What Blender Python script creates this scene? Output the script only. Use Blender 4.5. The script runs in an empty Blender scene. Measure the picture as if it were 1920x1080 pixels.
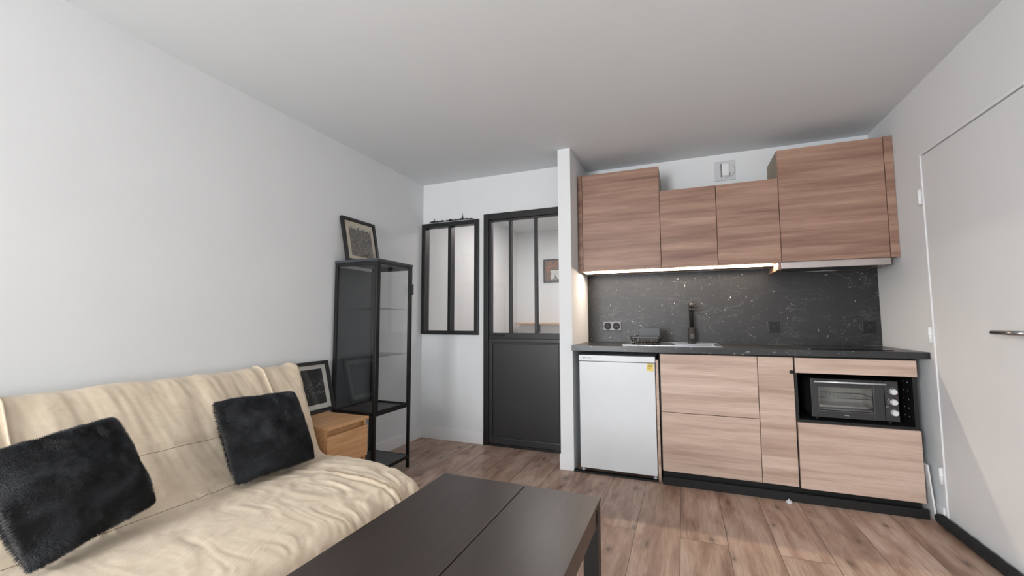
import bpy, bmesh, math, random
from mathutils import Vector, Matrix, noise
random.seed(7)
scene = bpy.context.scene
COL = scene.collection
PI = math.pi

# ------------------------------------------------------------------ camera
YAW, PITCH, ROLL, FPX = -0.3832, 0.0756, -0.0033, 793.04
CAM = Vector((0.1612, -3.1765, 1.1209))
cy_, sy_, cp_, sp_ = math.cos(YAW), math.sin(YAW), math.cos(PITCH), math.sin(PITCH)
F_ = Vector((sy_*cp_, cy_*cp_, sp_)); R0 = Vector((cy_, -sy_, 0)); U0 = R0.cross(F_)
c_, s_ = math.cos(ROLL), math.sin(ROLL)
R_ = c_*R0 + s_*U0; U_ = -s_*R0 + c_*U0
cam_data = bpy.data.cameras.new('camera'); cam = bpy.data.objects.new('camera', cam_data); COL.objects.link(cam)
cam_data.sensor_width = 36; cam_data.lens = FPX/1920*36; cam_data.clip_start = 0.05
m = Matrix((R_, U_, -F_)).transposed().to_4x4(); m.translation = CAM; cam.matrix_world = m
scene.camera = cam

# ------------------------------------------------------------------ world, lights, exposure
w = bpy.data.worlds.new('sky'); scene.world = w; w.use_nodes = True
w.node_tree.nodes['Background'].inputs[0].default_value = (0.85, 0.92, 1, 1)
w.node_tree.nodes['Background'].inputs[1].default_value = 1.0
def area(name, loc, target, sx, sy, power, color=(1, 1, 1)):
    L = bpy.data.lights.new(name, 'AREA'); L.shape = 'RECTANGLE'; L.size = sx; L.size_y = sy; L.energy = power; L.color = color
    o = bpy.data.objects.new(name, L); COL.objects.link(o); o.location = loc
    d = Vector(target)-Vector(loc); o.rotation_euler = d.to_track_quat('-Z', 'Y').to_euler(); return o
area('window_daylight', (-1.35, -5.75, 1.45), (1.4, -1.6, 1.10), 1.2, 1.7, 165, (0.955, 0.978, 1.0))
area('sky_daylight', (-3.6, -7.2, 3.2), (1.0, -1.6, 0.5), 3.4, 2.2, 640, (0.955, 0.978, 1.0))
area('hall_ceiling_light', (-1.3, 1.6, 2.44), (-1.3, 1.6, 0), 0.5, 0.5, 18, (1.0, 0.93, 0.90))
scene.view_settings.view_transform = 'Standard'; scene.view_settings.look = 'None'
scene.view_settings.gamma = 1; scene.view_settings.use_curve_mapping = False
scene.view_settings.exposure = 0.10

# ------------------------------------------------------------------ constants (metres)
XL, XR, YD, YK, H = -2.2236, 1.466, 0.367, 0.613, 2.475
YB = -5.5          # wall with the daylight window, behind the camera
CX0, CX1 = -0.728, -0.628

# ------------------------------------------------------------------ material helpers
def s2l(c): return tuple(((v/255)/12.92 if v/255 <= .04045 else ((v/255+.055)/1.055)**2.4) for v in c)
class NT:
    def __init__(s, name):
        s.m = bpy.data.materials.new(name); s.m.use_nodes = True; s.t = s.m.node_tree; s.n = s.t.nodes; s.b = s.n['Principled BSDF']
    def node(s, typ, **kw):
        n = s.n.new(typ)
        for k, v in kw.items():
            if k.startswith('i_'):
                key = k[2:]; key = int(key) if key.isdigit() else key.replace('_', ' ')
                n.inputs[key].default_value = v
            else: setattr(n, k, v)
        return n
    def link(s, a, b): s.t.links.new(a, b)
    def coord(s, scale=(1, 1, 1), rnd=False, rot=(0, 0, 0), world=False):
        if world: src = s.node('ShaderNodeNewGeometry').outputs['Position']
        else: src = s.node('ShaderNodeTexCoord').outputs['Object']
        if rnd:
            oi = s.node('ShaderNodeObjectInfo'); mu = s.node('ShaderNodeMath', operation='MULTIPLY', i_1=37.0); s.link(oi.outputs['Random'], mu.inputs[0])
            ad = s.node('ShaderNodeVectorMath', operation='ADD'); s.link(src, ad.inputs[0]); s.link(mu.outputs[0], ad.inputs[1]); src = ad.outputs[0]
        mp = s.node('ShaderNodeMapping'); mp.inputs['Scale'].default_value = scale; mp.inputs['Rotation'].default_value = rot
        s.link(src, mp.inputs[0]); return mp.outputs[0]
    def noise(s, vec, scale=5, detail=3, rough=.5, dist=0):
        n = s.node('ShaderNodeTexNoise'); n.inputs['Scale'].default_value = scale; n.inputs['Detail'].default_value = detail
        n.inputs['Roughness'].default_value = rough; n.inputs['Distortion'].default_value = dist; s.link(vec, n.inputs['Vector']); return n.outputs['Fac']
    def ramp(s, fac, stops, interp='LINEAR'):
        r = s.node('ShaderNodeValToRGB'); r.color_ramp.interpolation = interp
        while len(r.color_ramp.elements) < len(stops): r.color_ramp.elements.new(.5)
        for e, (p, c) in zip(r.color_ramp.elements, stops):
            e.position = p; e.color = (*c, 1) if len(c) == 3 else c
        s.link(fac, r.inputs[0]); return r.outputs[0]
    def mix(s, fac, a, b, mode='MIX'):
        n = s.node('ShaderNodeMix', data_type='RGBA', blend_type=mode)
        for v, i in ((fac, 0), (a, 6), (b, 7)):
            if hasattr(v, 'is_linked'): s.link(v, n.inputs[i])
            else: n.inputs[i].default_value = v if i == 0 else (*v, 1)
        return n.outputs[2]
    def bump(s, h, strength=.2, dist=.01):
        n = s.node('ShaderNodeBump'); n.inputs['Strength'].default_value = strength; n.inputs['Distance'].default_value = dist
        s.link(h, n.inputs['Height']); s.link(n.outputs[0], s.b.inputs['Normal'])
def G(v): return (v, v, v)

def plain(name, rgb, rough=.5, metal=0, spec=.5, var=.04, scale=12, bump=0):
    t = NT(name); c = s2l(rgb)
    v = t.coord(); n = t.noise(v, scale, 4)
    a = tuple(max(0, x*(1-var)) for x in c); b = tuple(min(1, x*(1+var)) for x in c)
    t.link(t.ramp(n, [(.3, a), (.7, b)]), t.b.inputs['Base Color'])
    t.b.inputs['Roughness'].default_value = rough; t.b.inputs['Metallic'].default_value = metal; t.b.inputs['Specular IOR Level'].default_value = spec
    if bump: t.bump(t.noise(t.coord(), 180, 3), bump, .002)
    return t.m
M = {}
M['wall'] = plain('white_wall_paint', (225, 227, 228), .75, spec=.2, var=.012, scale=3, bump=.08)
M['ceiling'] = plain('white_ceiling_paint', (221, 226, 229), .85, spec=.15, var=.01, scale=3, bump=.05)
M['trim'] = plain('white_satin_trim', (232, 233, 234), .45, spec=.4, var=.01)
M['doorwhite'] = plain('white_door_paint', (226, 228, 229), .5, spec=.35, var=.015, scale=4)
M['black'] = plain('black_powder_coat', (17, 17, 18), .42, var=.1)
M['black_soft'] = plain('satin_black', (14, 14, 15), .58, var=.1)
M['blackmat'] = plain('matt_black', (10, 10, 11), .6, var=.1)
M['darkpanel'] = plain('anthracite_panel', (44, 44, 46), .38, var=.05)
M['cabmetal'] = plain('anthracite_metal', (62, 66, 70), .38, var=.06)
M['tablewood'] = None
M['steel'] = plain('brushed_steel', (172, 172, 174), .28, metal=1, var=.04, scale=40)
M['grey_steel'] = plain('satin_grey_steel', (100, 100, 102), .42, metal=.7, var=.05)
M['alu'] = plain('pale_aluminium', (186, 176, 172), .32, metal=.85, var=.04)
M['fridge'] = plain('white_enamel', (214, 217, 219), .3, var=.01)
M['plastic_white'] = plain('white_plastic', (205, 206, 208), .4, var=.02)
M['sticker'] = plain('yellow_sticker', (226, 200, 104), .6, var=.05)
M['ink'] = plain('dark_ink', (90, 80, 50), .7)
M['greyink'] = plain('grey_ink', (120, 121, 124), .6)
M['mat'] = plain('off_white_mat', (225, 222, 214), .8, var=.02)
M['mat_cream'] = plain('cream_mat', (222, 208, 186), .8, var=.03)
M['knob'] = plain('silver_knob', (225, 225, 228), .3, metal=.5, var=.05, scale=60)
M['roll'] = plain('black_draught_fabric', (22, 23, 24), .9, var=.3, scale=60, bump=.5)
M['beige'] = plain('beige_carcass', (150, 138, 120), .6, var=.04)
M['cavity'] = plain('oven_cavity', (214, 212, 206), .4, metal=.1, var=.08)
M['shelfwood'] = plain('light_pine', (205, 160, 120), .5, var=.08, scale=20)
M['red'] = plain('red_lamp', (150, 30, 40), .3)
M['cable_white'] = plain('white_board_edge', (222, 222, 222), .5)

def emit(name, rgb, strength):
    t = NT(name); t.b.inputs['Base Color'].default_value = (*rgb, 1); t.b.inputs['Emission Color'].default_value = (*rgb, 1)
    t.b.inputs['Emission Strength'].default_value = strength; return t.m
M['led'] = emit('warm_led_diffuser', (1.0, 0.82, 0.65), 105)

def front_wood(name, dark, mid, light, rough=.42):
    t = NT(name)
    v = t.coord((.55, 1, 9.0), rnd=True); big = t.noise(v, 2.2, 5, .55, .25)
    v2 = t.coord((1.6, 1, 60), rnd=True); fine = t.noise(v2, 3.5, 6, .65)
    # staves glued side by side, each about 55 mm tall
    vb = t.coord((1, 1, 1), rnd=True, rot=(PI/2, 0, 0))
    br = t.node('ShaderNodeTexBrick'); br.offset = .41; br.inputs['Scale'].default_value = 1; br.inputs['Mortar Size'].default_value = 0
    br.inputs['Brick Width'].default_value = 3.3; br.inputs['Row Height'].default_value = .068
    br.inputs['Color1'].default_value = (0, 0, 0, 1); br.inputs['Color2'].default_value = (1, 1, 1, 1)
    t.link(vb, br.inputs['Vector'])
    base = t.ramp(big, [(.30, dark), (.5, mid), (.70, light)])
    a = t.mix(.24, base, t.ramp(br.outputs['Color'], [(0, dark), (1, light)]))
    g = t.ramp(fine, [(.32, G(.80)), (.62, G(1.04))])
    t.link(t.mix(.9, a, g, 'MULTIPLY'), t.b.inputs['Base Color'])
    t.b.inputs['Roughness'].default_value = rough; t.b.inputs['Specular IOR Level'].default_value = .4
    t.bump(fine, .06, .002); return t.m
M['front'] = front_wood('pale_oak_laminate', s2l((164, 138, 121)), s2l((195, 169, 152)), s2l((213, 190, 174)))
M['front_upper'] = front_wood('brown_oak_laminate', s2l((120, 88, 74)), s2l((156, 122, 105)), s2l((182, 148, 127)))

def beech():
    t = NT('beech_veneer'); v = t.coord((14, 1.2, 14), rnd=True); n = t.noise(v, 3, 5, .6)
    t.link(t.ramp(n, [(.3, s2l((196, 146, 100))), (.7, s2l((222, 178, 132)))]), t.b.inputs['Base Color']); t.b.inputs['Roughness'].default_value = .4
    return t.m
M['beech'] = beech()

def floor_mat():
    t = NT('oak_laminate_floor')
    geo = t.node('ShaderNodeTexCoord').outputs['Object']
    sep = t.node('ShaderNodeSeparateXYZ'); t.link(geo, sep.inputs[0])
    cmb = t.node('ShaderNodeCombineXYZ'); t.link(sep.outputs[1], cmb.inputs[0]); t.link(sep.outputs[0], cmb.inputs[1])
    mp = t.node('ShaderNodeMapping'); mp.inputs['Location'].default_value = (.75, .109+.222*40, 0); t.link(cmb.outputs[0], mp.inputs[0])
    br = t.node('ShaderNodeTexBrick'); br.offset = .37; br.inputs['Scale'].default_value = 1; br.inputs['Mortar Size'].default_value = .0016
    br.inputs['Mortar Smooth'].default_value = .2; br.inputs['Brick Width'].default_value = 1.35; br.inputs['Row Height'].default_value = .222
    br.inputs['Color1'].default_value = (0, 0, 0, 1); br.inputs['Color2'].default_value = (1, 1, 1, 1); br.inputs['Mortar'].default_value = (.5, .5, .5, 1)
    t.link(mp.outputs[0], br.inputs['Vector'])
    off = t.node('ShaderNodeVectorMath', operation='SCALE'); off.inputs['Scale'].default_value = 9; t.link(br.outputs['Color'], off.inputs[0])
    ad = t.node('ShaderNodeVectorMath', operation='ADD'); t.link(cmb.outputs[0], ad.inputs[0]); t.link(off.outputs[0], ad.inputs[1])
    def sc(v):
        q = t.node('ShaderNodeMapping'); q.inputs['Scale'].default_value = v; t.link(ad.outputs[0], q.inputs[0]); return q.outputs[0]
    big = t.noise(sc((1.3, 6.5, 1)), 1.6, 5, .6, .5); fine = t.noise(sc((2.2, 46, 1)), 2.5, 8, .75, .4)
    base = t.ramp(big, [(.30, s2l((140, 108, 90))), (.5, s2l((184, 153, 134))), (.70, s2l((212, 188, 171)))])
    tint = t.ramp(br.outputs['Color'], [(0, G(.80)), (1, G(1.08))])
    c = t.mix(1, base, tint, 'MULTIPLY'); c = t.mix(.85, c, t.ramp(fine, [(.36, G(.66)), (.48, G(.93)), (.62, G(1.06))]), 'MULTIPLY')
    vo = t.node('ShaderNodeTexVoronoi', voronoi_dimensions='2D'); vo.inputs['Scale'].default_value = 1.9; vo.inputs['Randomness'].default_value = 1
    dn = t.node('ShaderNodeTexNoise'); dn.inputs['Scale'].default_value = 7; t.link(sc((1, 2.2, 1)), dn.inputs['Vector'])
    vm = t.node('ShaderNodeMix', data_type='RGBA'); vm.inputs[0].default_value = .10; t.link(sc((1.4, 3.0, 1)), vm.inputs[6]); t.link(dn.outputs['Color'], vm.inputs[7])
    t.link(vm.outputs[2], vo.inputs['Vector'])
    knot = t.ramp(vo.outputs['Distance'], [(0, G(.25)), (.035, G(.48)), (.08, G(.80)), (.17, G(1))])
    c = t.mix(.9, c, knot, 'MULTIPLY')
    gap = t.ramp(br.outputs['Fac'], [(0, G(1)), (1, G(.22))])
    c = t.mix(1, c, gap, 'MULTIPLY')
    t.link(c, t.b.inputs['Base Color'])
    t.link(t.ramp(fine, [(0, G(.36)), (1, G(.52))]), t.b.inputs['Roughness']); t.b.inputs['Specular IOR Level'].default_value = .45
    t.bump(fine, .08, .002); return t.m
M['floor'] = floor_mat()

def table_mat():
    t = NT('black_brown_veneer'); v = t.coord((30, 1.0, 30), rnd=True); n = t.noise(v, 3, 6, .7)
    t.link(t.ramp(n, [(.3, s2l((45, 37, 34))), (.7, s2l((60, 50, 45)))]), t.b.inputs['Base Color'])
    t.b.inputs['Roughness'].default_value = .34; t.b.inputs['Specular IOR Level'].default_value = .5; t.bump(n, .05, .001); return t.m
M['tablewood'] = table_mat()

def stone(name, base, flecks=1.0, rough=.34):
    t = NT(name); v = t.coord(rnd=False)
    cl = t.noise(t.coord((1, 1, 1)), 3.2, 5, .6)
    col = t.ramp(cl, [(.3, tuple(x*.72 for x in base)), (.7, tuple(x*1.3 for x in base))])
    # short white chips: stretched noise thresholded, kept to sparse clusters
    cluster = t.ramp(t.noise(t.coord((1, 1, 1)), 3.4, 2), [(.40, G(.25)), (.60, G(1))])
    for k, (rot, sc_, lo) in enumerate([(.5, (26, 26, 85), .725), (-.7, (80, 80, 24), .73), (1.1, (32, 32, 90), .725)]):
        n = t.noise(t.coord(sc_, rot=(0, rot, 0)), 1, 1.5)
        chip = t.ramp(n, [(lo, G(0)), (lo+.03, G(flecks))])
        f = t.node('ShaderNodeMath', operation='MULTIPLY'); t.link(chip, f.inputs[0]); t.link(cluster, f.inputs[1])
        col = t.mix(f.outputs[0], col, (.72, .72, .70))
    # hairline veins: contour lines of a distorted noise
    n = t.noise(t.coord((1.4, 1, 2.6), rot=(0, .3, 0)), 3.2, 6, .6, 1.0)
    d = t.node('ShaderNodeMath', operation='SUBTRACT', i_1=.5); t.link(n, d.inputs[0])
    ab = t.node('ShaderNodeMath', operation='ABSOLUTE'); t.link(d.outputs[0], ab.inputs[0])
    vein = t.ramp(ab.outputs[0], [(0, G(.35*flecks)), (.006, G(0))])
    f = t.node('ShaderNodeMath', operation='MULTIPLY'); t.link(vein, f.inputs[0]); t.link(cluster, f.inputs[1])
    col = t.mix(f.outputs[0], col, (.33, .33, .32))
    t.link(col, t.b.inputs['Base Color']); t.b.inputs['Roughness'].default_value = rough; return t.m
M['splash'] = stone('black_stone_laminate', s2l((36, 36, 37)), 1.0, .42)
M['worktop'] = stone('black_stone_worktop', s2l((38, 38, 39)), .5, .30)

def fabric():
    t = NT('cream_cotton_cover')
    n1 = t.noise(t.coord((1, 1, 1)), 14, 4, .6); n2 = t.noise(t.coord((1, 1, 1)), 420, 2)
    t.link(t.ramp(n1, [(.3, s2l((208, 190, 166))), (.7, s2l((219, 203, 180)))]), t.b.inputs['Base Color'])
    t.b.inputs['Roughness'].default_value = .9; t.b.inputs['Specular IOR Level'].default_value = .15; t.b.inputs['Sheen Weight'].default_value = .15
    w1 = t.noise(t.coord((1.4, .6, 1.2), rot=(0, 0, .35)), 9, 4, .55, 1.4)
    mx = t.node('ShaderNodeMath', operation='MULTIPLY_ADD', i_1=.03); t.link(n2, mx.inputs[0]); t.link(w1, mx.inputs[2])
    t.bump(mx.outputs[0], .22, .02); return t.m
M['cover'] = fabric()
def fur():
    t = NT('black_faux_fur'); n = t.noise(t.coord(), 9, 3)
    t.link(t.ramp(n, [(.3, s2l((46, 47, 50))), (.7, s2l((70, 72, 76)))]), t.b.inputs['Base Color'])
    t.b.inputs['Roughness'].default_value = .62; t.b.inputs['Specular IOR Level'].default_value = .35; t.b.inputs['Sheen Weight'].default_value = .12
    return t.m
M['fur'] = fur()

def glass(name='clear_glass', tint=(.975, .98, .98), refl=1.0):
    t = NT(name); t.n.remove(t.b); out = t.n['Material Output']
    tr = t.node('ShaderNodeBsdfTransparent'); tr.inputs[0].default_value = (*tint, 1)
    gl = t.node('ShaderNodeBsdfGlossy'); gl.inputs['Roughness'].default_value = .02
    # Schlick reflectance from |cos|, the same on both sides of the pane
    ge = t.node('ShaderNodeNewGeometry'); dp = t.node('ShaderNodeVectorMath', operation='DOT_PRODUCT'); t.link(ge.outputs['Normal'], dp.inputs[0]); t.link(ge.outputs['Incoming'], dp.inputs[1])
    ab = t.node('ShaderNodeMath', operation='ABSOLUTE'); t.link(dp.outputs['Value'], ab.inputs[0])
    om = t.node('ShaderNodeMath', operation='SUBTRACT', i_0=1.0); t.link(ab.outputs[0], om.inputs[1])
    pw = t.node('ShaderNodeMath', operation='POWER', i_1=5.0); t.link(om.outputs[0], pw.inputs[0])
    fr = t.node('ShaderNodeMath', operation='MULTIPLY_ADD', i_1=.96, i_2=.04); t.link(pw.outputs[0], fr.inputs[0])
    mx = t.node('ShaderNodeMixShader'); mu = t.node('ShaderNodeMath', operation='MULTIPLY', i_1=refl)
    t.link(fr.outputs[0], mu.inputs[0]); t.link(mu.outputs[0], mx.inputs[0]); t.link(tr.outputs[0], mx.inputs[1]); t.link(gl.outputs[0], mx.inputs[2]); t.link(mx.outputs[0], out.inputs[0])
    return t.m
M['glass'] = glass()
M['ovenglass'] = glass('oven_glass', (.86, .86, .85), 1.2)
def gloss_black():
    return plain('black_ceramic_glass', (9, 9, 10), .06, var=.02)
M['hob'] = gloss_black()

def print_mat(kind):
    t = NT('print_'+kind); v = t.coord()
    if kind == 'skyline_day':      # grey towers under a pale sky
        sep = t.node('ShaderNodeSeparateXYZ'); t.link(v, sep.inputs[0])
        hgt = t.noise(t.coord((0, 38, 0)), 1, 2)
        win = t.noise(t.coord((50, 62, 66)), 1, 4, .75); 
        body = t.ramp(win, [(.35, s2l((34, 27, 20))), (.52, s2l((78, 62, 48))), (.68, s2l((176, 160, 138)))])
        th = t.node('ShaderNodeMath', operation='MULTIPLY_ADD', i_1=.10, i_2=.225); t.link(hgt, th.inputs[0])
        gt = t.node('ShaderNodeMath', operation='GREATER_THAN'); t.link(sep.outputs[2], gt.inputs[0]); t.link(th.outputs[0], gt.inputs[1])
        t.link(t.mix(gt.outputs[0], body, s2l((196, 188, 172))), t.b.inputs['Base Color'])
    elif kind == 'harbour_night':
        sep = t.node('ShaderNodeSeparateXYZ'); t.link(v, sep.inputs[0])
        win = t.noise(t.coord((60, 75, 80)), 1, 4, .75)
        lit = t.ramp(win, [(.50, s2l((26, 26, 28))), (.60, s2l((92, 92, 92))), (.72, s2l((190, 190, 190)))])
        band = t.ramp(sep.outputs[2], [(.10, G(0)), (.125, G(1)), (.20, G(.8)), (.235, G(0))])
        t.link(t.mix(band, s2l((34, 34, 37)), lit), t.b.inputs['Base Color'])
    else:                          # brown study with amber blocks
        br = t.node('ShaderNodeTexBrick'); br.inputs['Scale'].default_value = 14; t.link(t.coord(rot=(PI/2, 0, 0)), br.inputs['Vector'])
        br.inputs['Color1'].default_value = (*s2l((120, 66, 28)), 1); br.inputs['Color2'].default_value = (*s2l((226, 128, 40)), 1); br.inputs['Mortar'].default_value = (*s2l((54, 38, 28)), 1)
        n = t.noise(t.coord(), 16, 3, .6)
        t.link(t.mix(t.ramp(n, [(.47, G(1)), (.60, G(0))]), br.outputs['Color'], s2l((104, 66, 38))), t.b.inputs['Base Color'])
    t.b.inputs['Roughness'].default_value = .35; return t.m
for k in ('skyline_day', 'harbour_night', 'amber'): M['p_'+k] = print_mat(k)

# ------------------------------------------------------------------ mesh helpers (world coordinates; build() rebases to the parent)
class MB:
    def __init__(s): s.bm = bmesh.new()
    def _bev(s, vs, bev, seg):
        if bev > 0:
            es = list({e for v in vs for e in v.link_edges})
            bmesh.ops.bevel(s.bm, geom=es, offset=bev, segments=seg, affect='EDGES', profile=.6)
    def box(s, x0, x1, y0, y1, z0, z1, bev=0, seg=2, rot=None, piv=None):
        r = bmesh.ops.create_cube(s.bm, size=1); vs = r['verts']
        for v in vs: v.co = Vector(((x0+x1)/2+v.co.x*(x1-x0), (y0+y1)/2+v.co.y*(y1-y0), (z0+z1)/2+v.co.z*(z1-z0)))
        if rot is not None:
            for v in vs: v.co = Vector(piv)+rot @ (v.co-Vector(piv))
        s._bev(vs, bev, seg); return s
    def tube(s, pts, r, seg=12, cap=True, closed=False):
        pts = [Vector(p) for p in pts]; n = len(pts); rings = []; prev = None
        for i, p in enumerate(pts):
            if closed: d = (pts[(i+1) % n]-pts[i-1]).normalized()
            else: d = (pts[min(i+1, n-1)]-pts[max(i-1, 0)]).normalized()
            if prev is None: u = d.orthogonal().normalized()
            else: u = (prev-d*prev.dot(d)).normalized()
            prev = u; q = d.cross(u); rr = r[i] if isinstance(r, (list, tuple)) else r
            rings.append([s.bm.verts.new(p+rr*(math.cos(2*PI*k/seg)*u+math.sin(2*PI*k/seg)*q)) for k in range(seg)])
        for i in range(n if closed else n-1):
            a, b = rings[i], rings[(i+1) % n]
            for k in range(seg):
                f = s.bm.faces.new((a[k], a[(k+1) % seg], b[(k+1) % seg], b[k])); f.smooth = True
        if cap and not closed: s.bm.faces.new(rings[0][::-1]); s.bm.faces.new(rings[-1])
        return s
    def lathe(s, c, axis, prof, seg=32):
        c = Vector(c); a = Vector(axis).normalized(); u = a.orthogonal().normalized(); q = a.cross(u); rings = []
        for (r, h) in prof:
            rings.append([s.bm.verts.new(c+a*h+max(r, 1e-5)*(math.cos(2*PI*k/seg)*u+math.sin(2*PI*k/seg)*q)) for k in range(seg)])
        for i in range(len(rings)-1):
            for k in range(seg): f = s.bm.faces.new((rings[i][k], rings[i][(k+1) % seg], rings[i+1][(k+1) % seg], rings[i+1][k])); f.smooth = abs(prof[i][0]-prof[i+1][0]) < .8*abs(prof[i][1]-prof[i+1][1])+1e-4 or len(prof) > 6
        s.bm.faces.new(rings[0][::-1]); s.bm.faces.new(rings[-1]); return s
    def prism(s, pts, y0, y1, bev=0, rot=None, piv=None):   # (x, z) outline pushed from y0 to y1
        a = [s.bm.verts.new((x, y0, z)) for x, z in pts]; b = [s.bm.verts.new((x, y1, z)) for x, z in pts]
        s.bm.faces.new(a); s.bm.faces.new(b[::-1]); n = len(pts)
        for i in range(n): s.bm.faces.new((a[i], b[i], b[(i+1) % n], a[(i+1) % n]))
        return s
    def build(s, name, mat, parent=None, **tags):
        me = bpy.data.meshes.new(name)
        bmesh.ops.recalc_face_normals(s.bm, faces=s.bm.faces)
        s.bm.to_mesh(me); s.bm.free(); me.materials.append(mat)
        o = bpy.data.objects.new(name, me); COL.objects.link(o)
        off = Vector(org(parent)) if parent else None
        if parent:
            o.parent = parent; me.transform(Matrix.Translation(-off))
        elif 'origin' in tags:
            off = Vector(tags.pop('origin')); me.transform(Matrix.Translation(-off)); o.location = off
        for k, v in tags.items(): o[k] = v
        return o
def org(o):
    v = Vector(o.location)
    while o.parent: o = o.parent; v += Vector(o.location)
    return v
def thing(name, loc, label, cat, group=None, kind=None):
    o = bpy.data.objects.new(name, None); o.empty_display_size = .05; COL.objects.link(o); o.location = loc
    if kind: o['kind'] = kind
    else: o['label'] = label; o['category'] = cat
    if group: o['group'] = group
    return o
def box(name, mat, b, parent=None, bev=0, **t): return MB().box(*b, bev=bev).build(name, mat, parent, **t)
ST = dict(kind='structure')

# ================================================================== the setting
box('floor', M['floor'], (XL-.12, XR+.12, YB-.12, 3.1, -.1, 0), **ST)
box('ceiling', M['ceiling'], (XL-.12, XR+.12, YB-.12, 3.1, H, H+.12), **ST)
box('wall_left', M['wall'], (XL-.12, XL, YB, 3.1, 0, H), **ST)
# right wall with a door opening
DY0, DY1, DZ = -.900, -.062, 2.075
mb = MB(); mb.box(XR, XR+.12, DY1, YK+.1, 0, H); mb.box(XR, XR+.12, YB, DY0, 0, H); mb.box(XR, XR+.12, DY0, DY1, DZ, H); mb.build('wall_right', M['wall'], **ST)
box('wall_kitchen', M['wall'], (CX1, XR+.12, YK, YK+.1, 0, H), **ST)
# partition whose end reads as a white column beside the fridge
box('wall_partition', M['wall'], (CX0, CX1, .010, 3.0, 0, H), **ST)
# wall with the internal window and the black glazed door
mb = MB()
WX0, WX1, WZ0, WZ1 = XL+.004, -1.597, .985, 2.072
DX0, DX1, DTOP = -1.545, -.752, 2.110
mb.box(XL, WX1, YD, YD+.1, 0, WZ0); mb.box(XL, WX1, YD, YD+.1, WZ1, H); mb.box(WX1, DX0, YD, YD+.1, 0, H); mb.box(DX0, DX1, YD, YD+.1, DTOP, H); mb.box(DX1, CX0, YD, YD+.1, 0, H)
mb.build('wall_back', M['wall'], **ST)
box('wall_hall', M['wall'], (XL, CX0, 2.95, 3.05, 0, H), **ST)
# wall behind the camera with the daylight window
mb = MB(); mb.box(XL, -1.95, YB-.12, YB, 0, H); mb.box(1.3, XR, YB-.12, YB, 0, H); mb.box(-1.95, 1.3, YB-.12, YB, 2.2, H); mb.box(-1.95, 1.3, YB-.12, YB, 0, .25)
mb.build('wall_front', M['wall'], **ST)
mb = MB()
for x in (-1.95, -.36, 1.24): mb.box(x, x+.06, YB-.09, YB-.03, .25, 2.2)
for z in (.25, 2.14): mb.box(-1.95, 1.3, YB-.09, YB-.03, z, z+.06)
mb.build('window_2', M['trim'], **ST)
# baseboards
box('baseboard_left', M['trim'], (XL, XL+.012, YB, YD, 0, .105), bev=.003, **ST)
box('baseboard_back', M['trim'], (XL+.012, DX0-.004, YD-.013, YD, 0, .115), bev=.003, **ST)
mb = MB(); mb.box(CX0-.006, CX1+.004, -.006, .010, 0, .113, bev=.003); mb.build('baseboard_column', M['trim'], **ST)
box('baseboard_right', M['trim'], (XR-.011, XR, -.055, .10, 0, .082), bev=.003, **ST)

# ---- internal window (window_1)
wn = thing('window_1', ((WX0+WX1)/2, YD, WZ0), '', '', kind='structure')
mb = MB(); y0, y1 = YD-.028, YD+.05; fw = .042
mb.box(WX0, WX0+fw, y0, y1, WZ0, WZ1, .003); mb.box(WX1-fw, WX1, y0, y1, WZ0, WZ1, .003)
mb.box(WX0+fw, WX1-fw, y0, y1, WZ1-fw, WZ1, .003); mb.box(WX0+fw, WX1-fw, y0, y1, WZ0, WZ0+.036, .003)
mb.build('window_frame', M['black'], wn)
MB().box(-1.924, -1.889, y0+.004, y1, WZ0+.036, WZ1-fw, .003).build('window_bar', M['black'], wn)
for a, b in ((WX0+fw, -1.924), (-1.889, WX1-fw)):
    MB().box(a, b, YD+.008, YD+.013, WZ0+.036, WZ1-fw).build('pane', M['glass'], wn)

# ---- black glazed door (door_1)
dr = thing('door_1', ((DX0+DX1)/2, YD, 0), '', '', kind='structure')
mb = MB(); mb.box(DX0, DX0+.052, YD-.02, YD+.09, 0, DTOP, .003); mb.box(DX1-.045, DX1, YD-.02, YD+.09, 0, DTOP, .003); mb.box(DX0+.052, DX1-.045, YD-.02, YD+.09, 2.052, DTOP, .003)
mb.box(DX0+.052, DX1-.045, YD-.015, YD+.09, 0, .018, .002)
mb.build('door_frame', M['black'], dr)
lx0, lx1 = DX0+.054, DX1-.047; ly0, ly1 = YD-.012, YD+.028
mb = MB(); mb.box(lx0, lx0+.024, ly0, ly1, 1.005, 2.048, .002); mb.box(lx1-.024, lx1, ly0, ly1, 1.005, 2.048, .002); mb.box(lx0+.024, lx1-.024, ly0, ly1, 2.036, 2.048, .001)
mb.box(lx0, lx1, ly0, ly1, .952, 1.005, .003)
mb.build('glazing_frame', M['black'], dr)
for x in (-1.281, -1.036): MB().box(x-.013, x+.013, ly0, ly1, 1.005, 2.038, .002).build('glazing_bar', M['black'], dr)
ed = [lx0+.024, -1.294, -1.268, -1.049, -1.023, lx1-.024]
for i in (0, 2, 4): MB().box(ed[i], ed[i+1], YD+.006, YD+.011, 1.005, 2.036).build('pane', M['glass'], dr)
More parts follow.
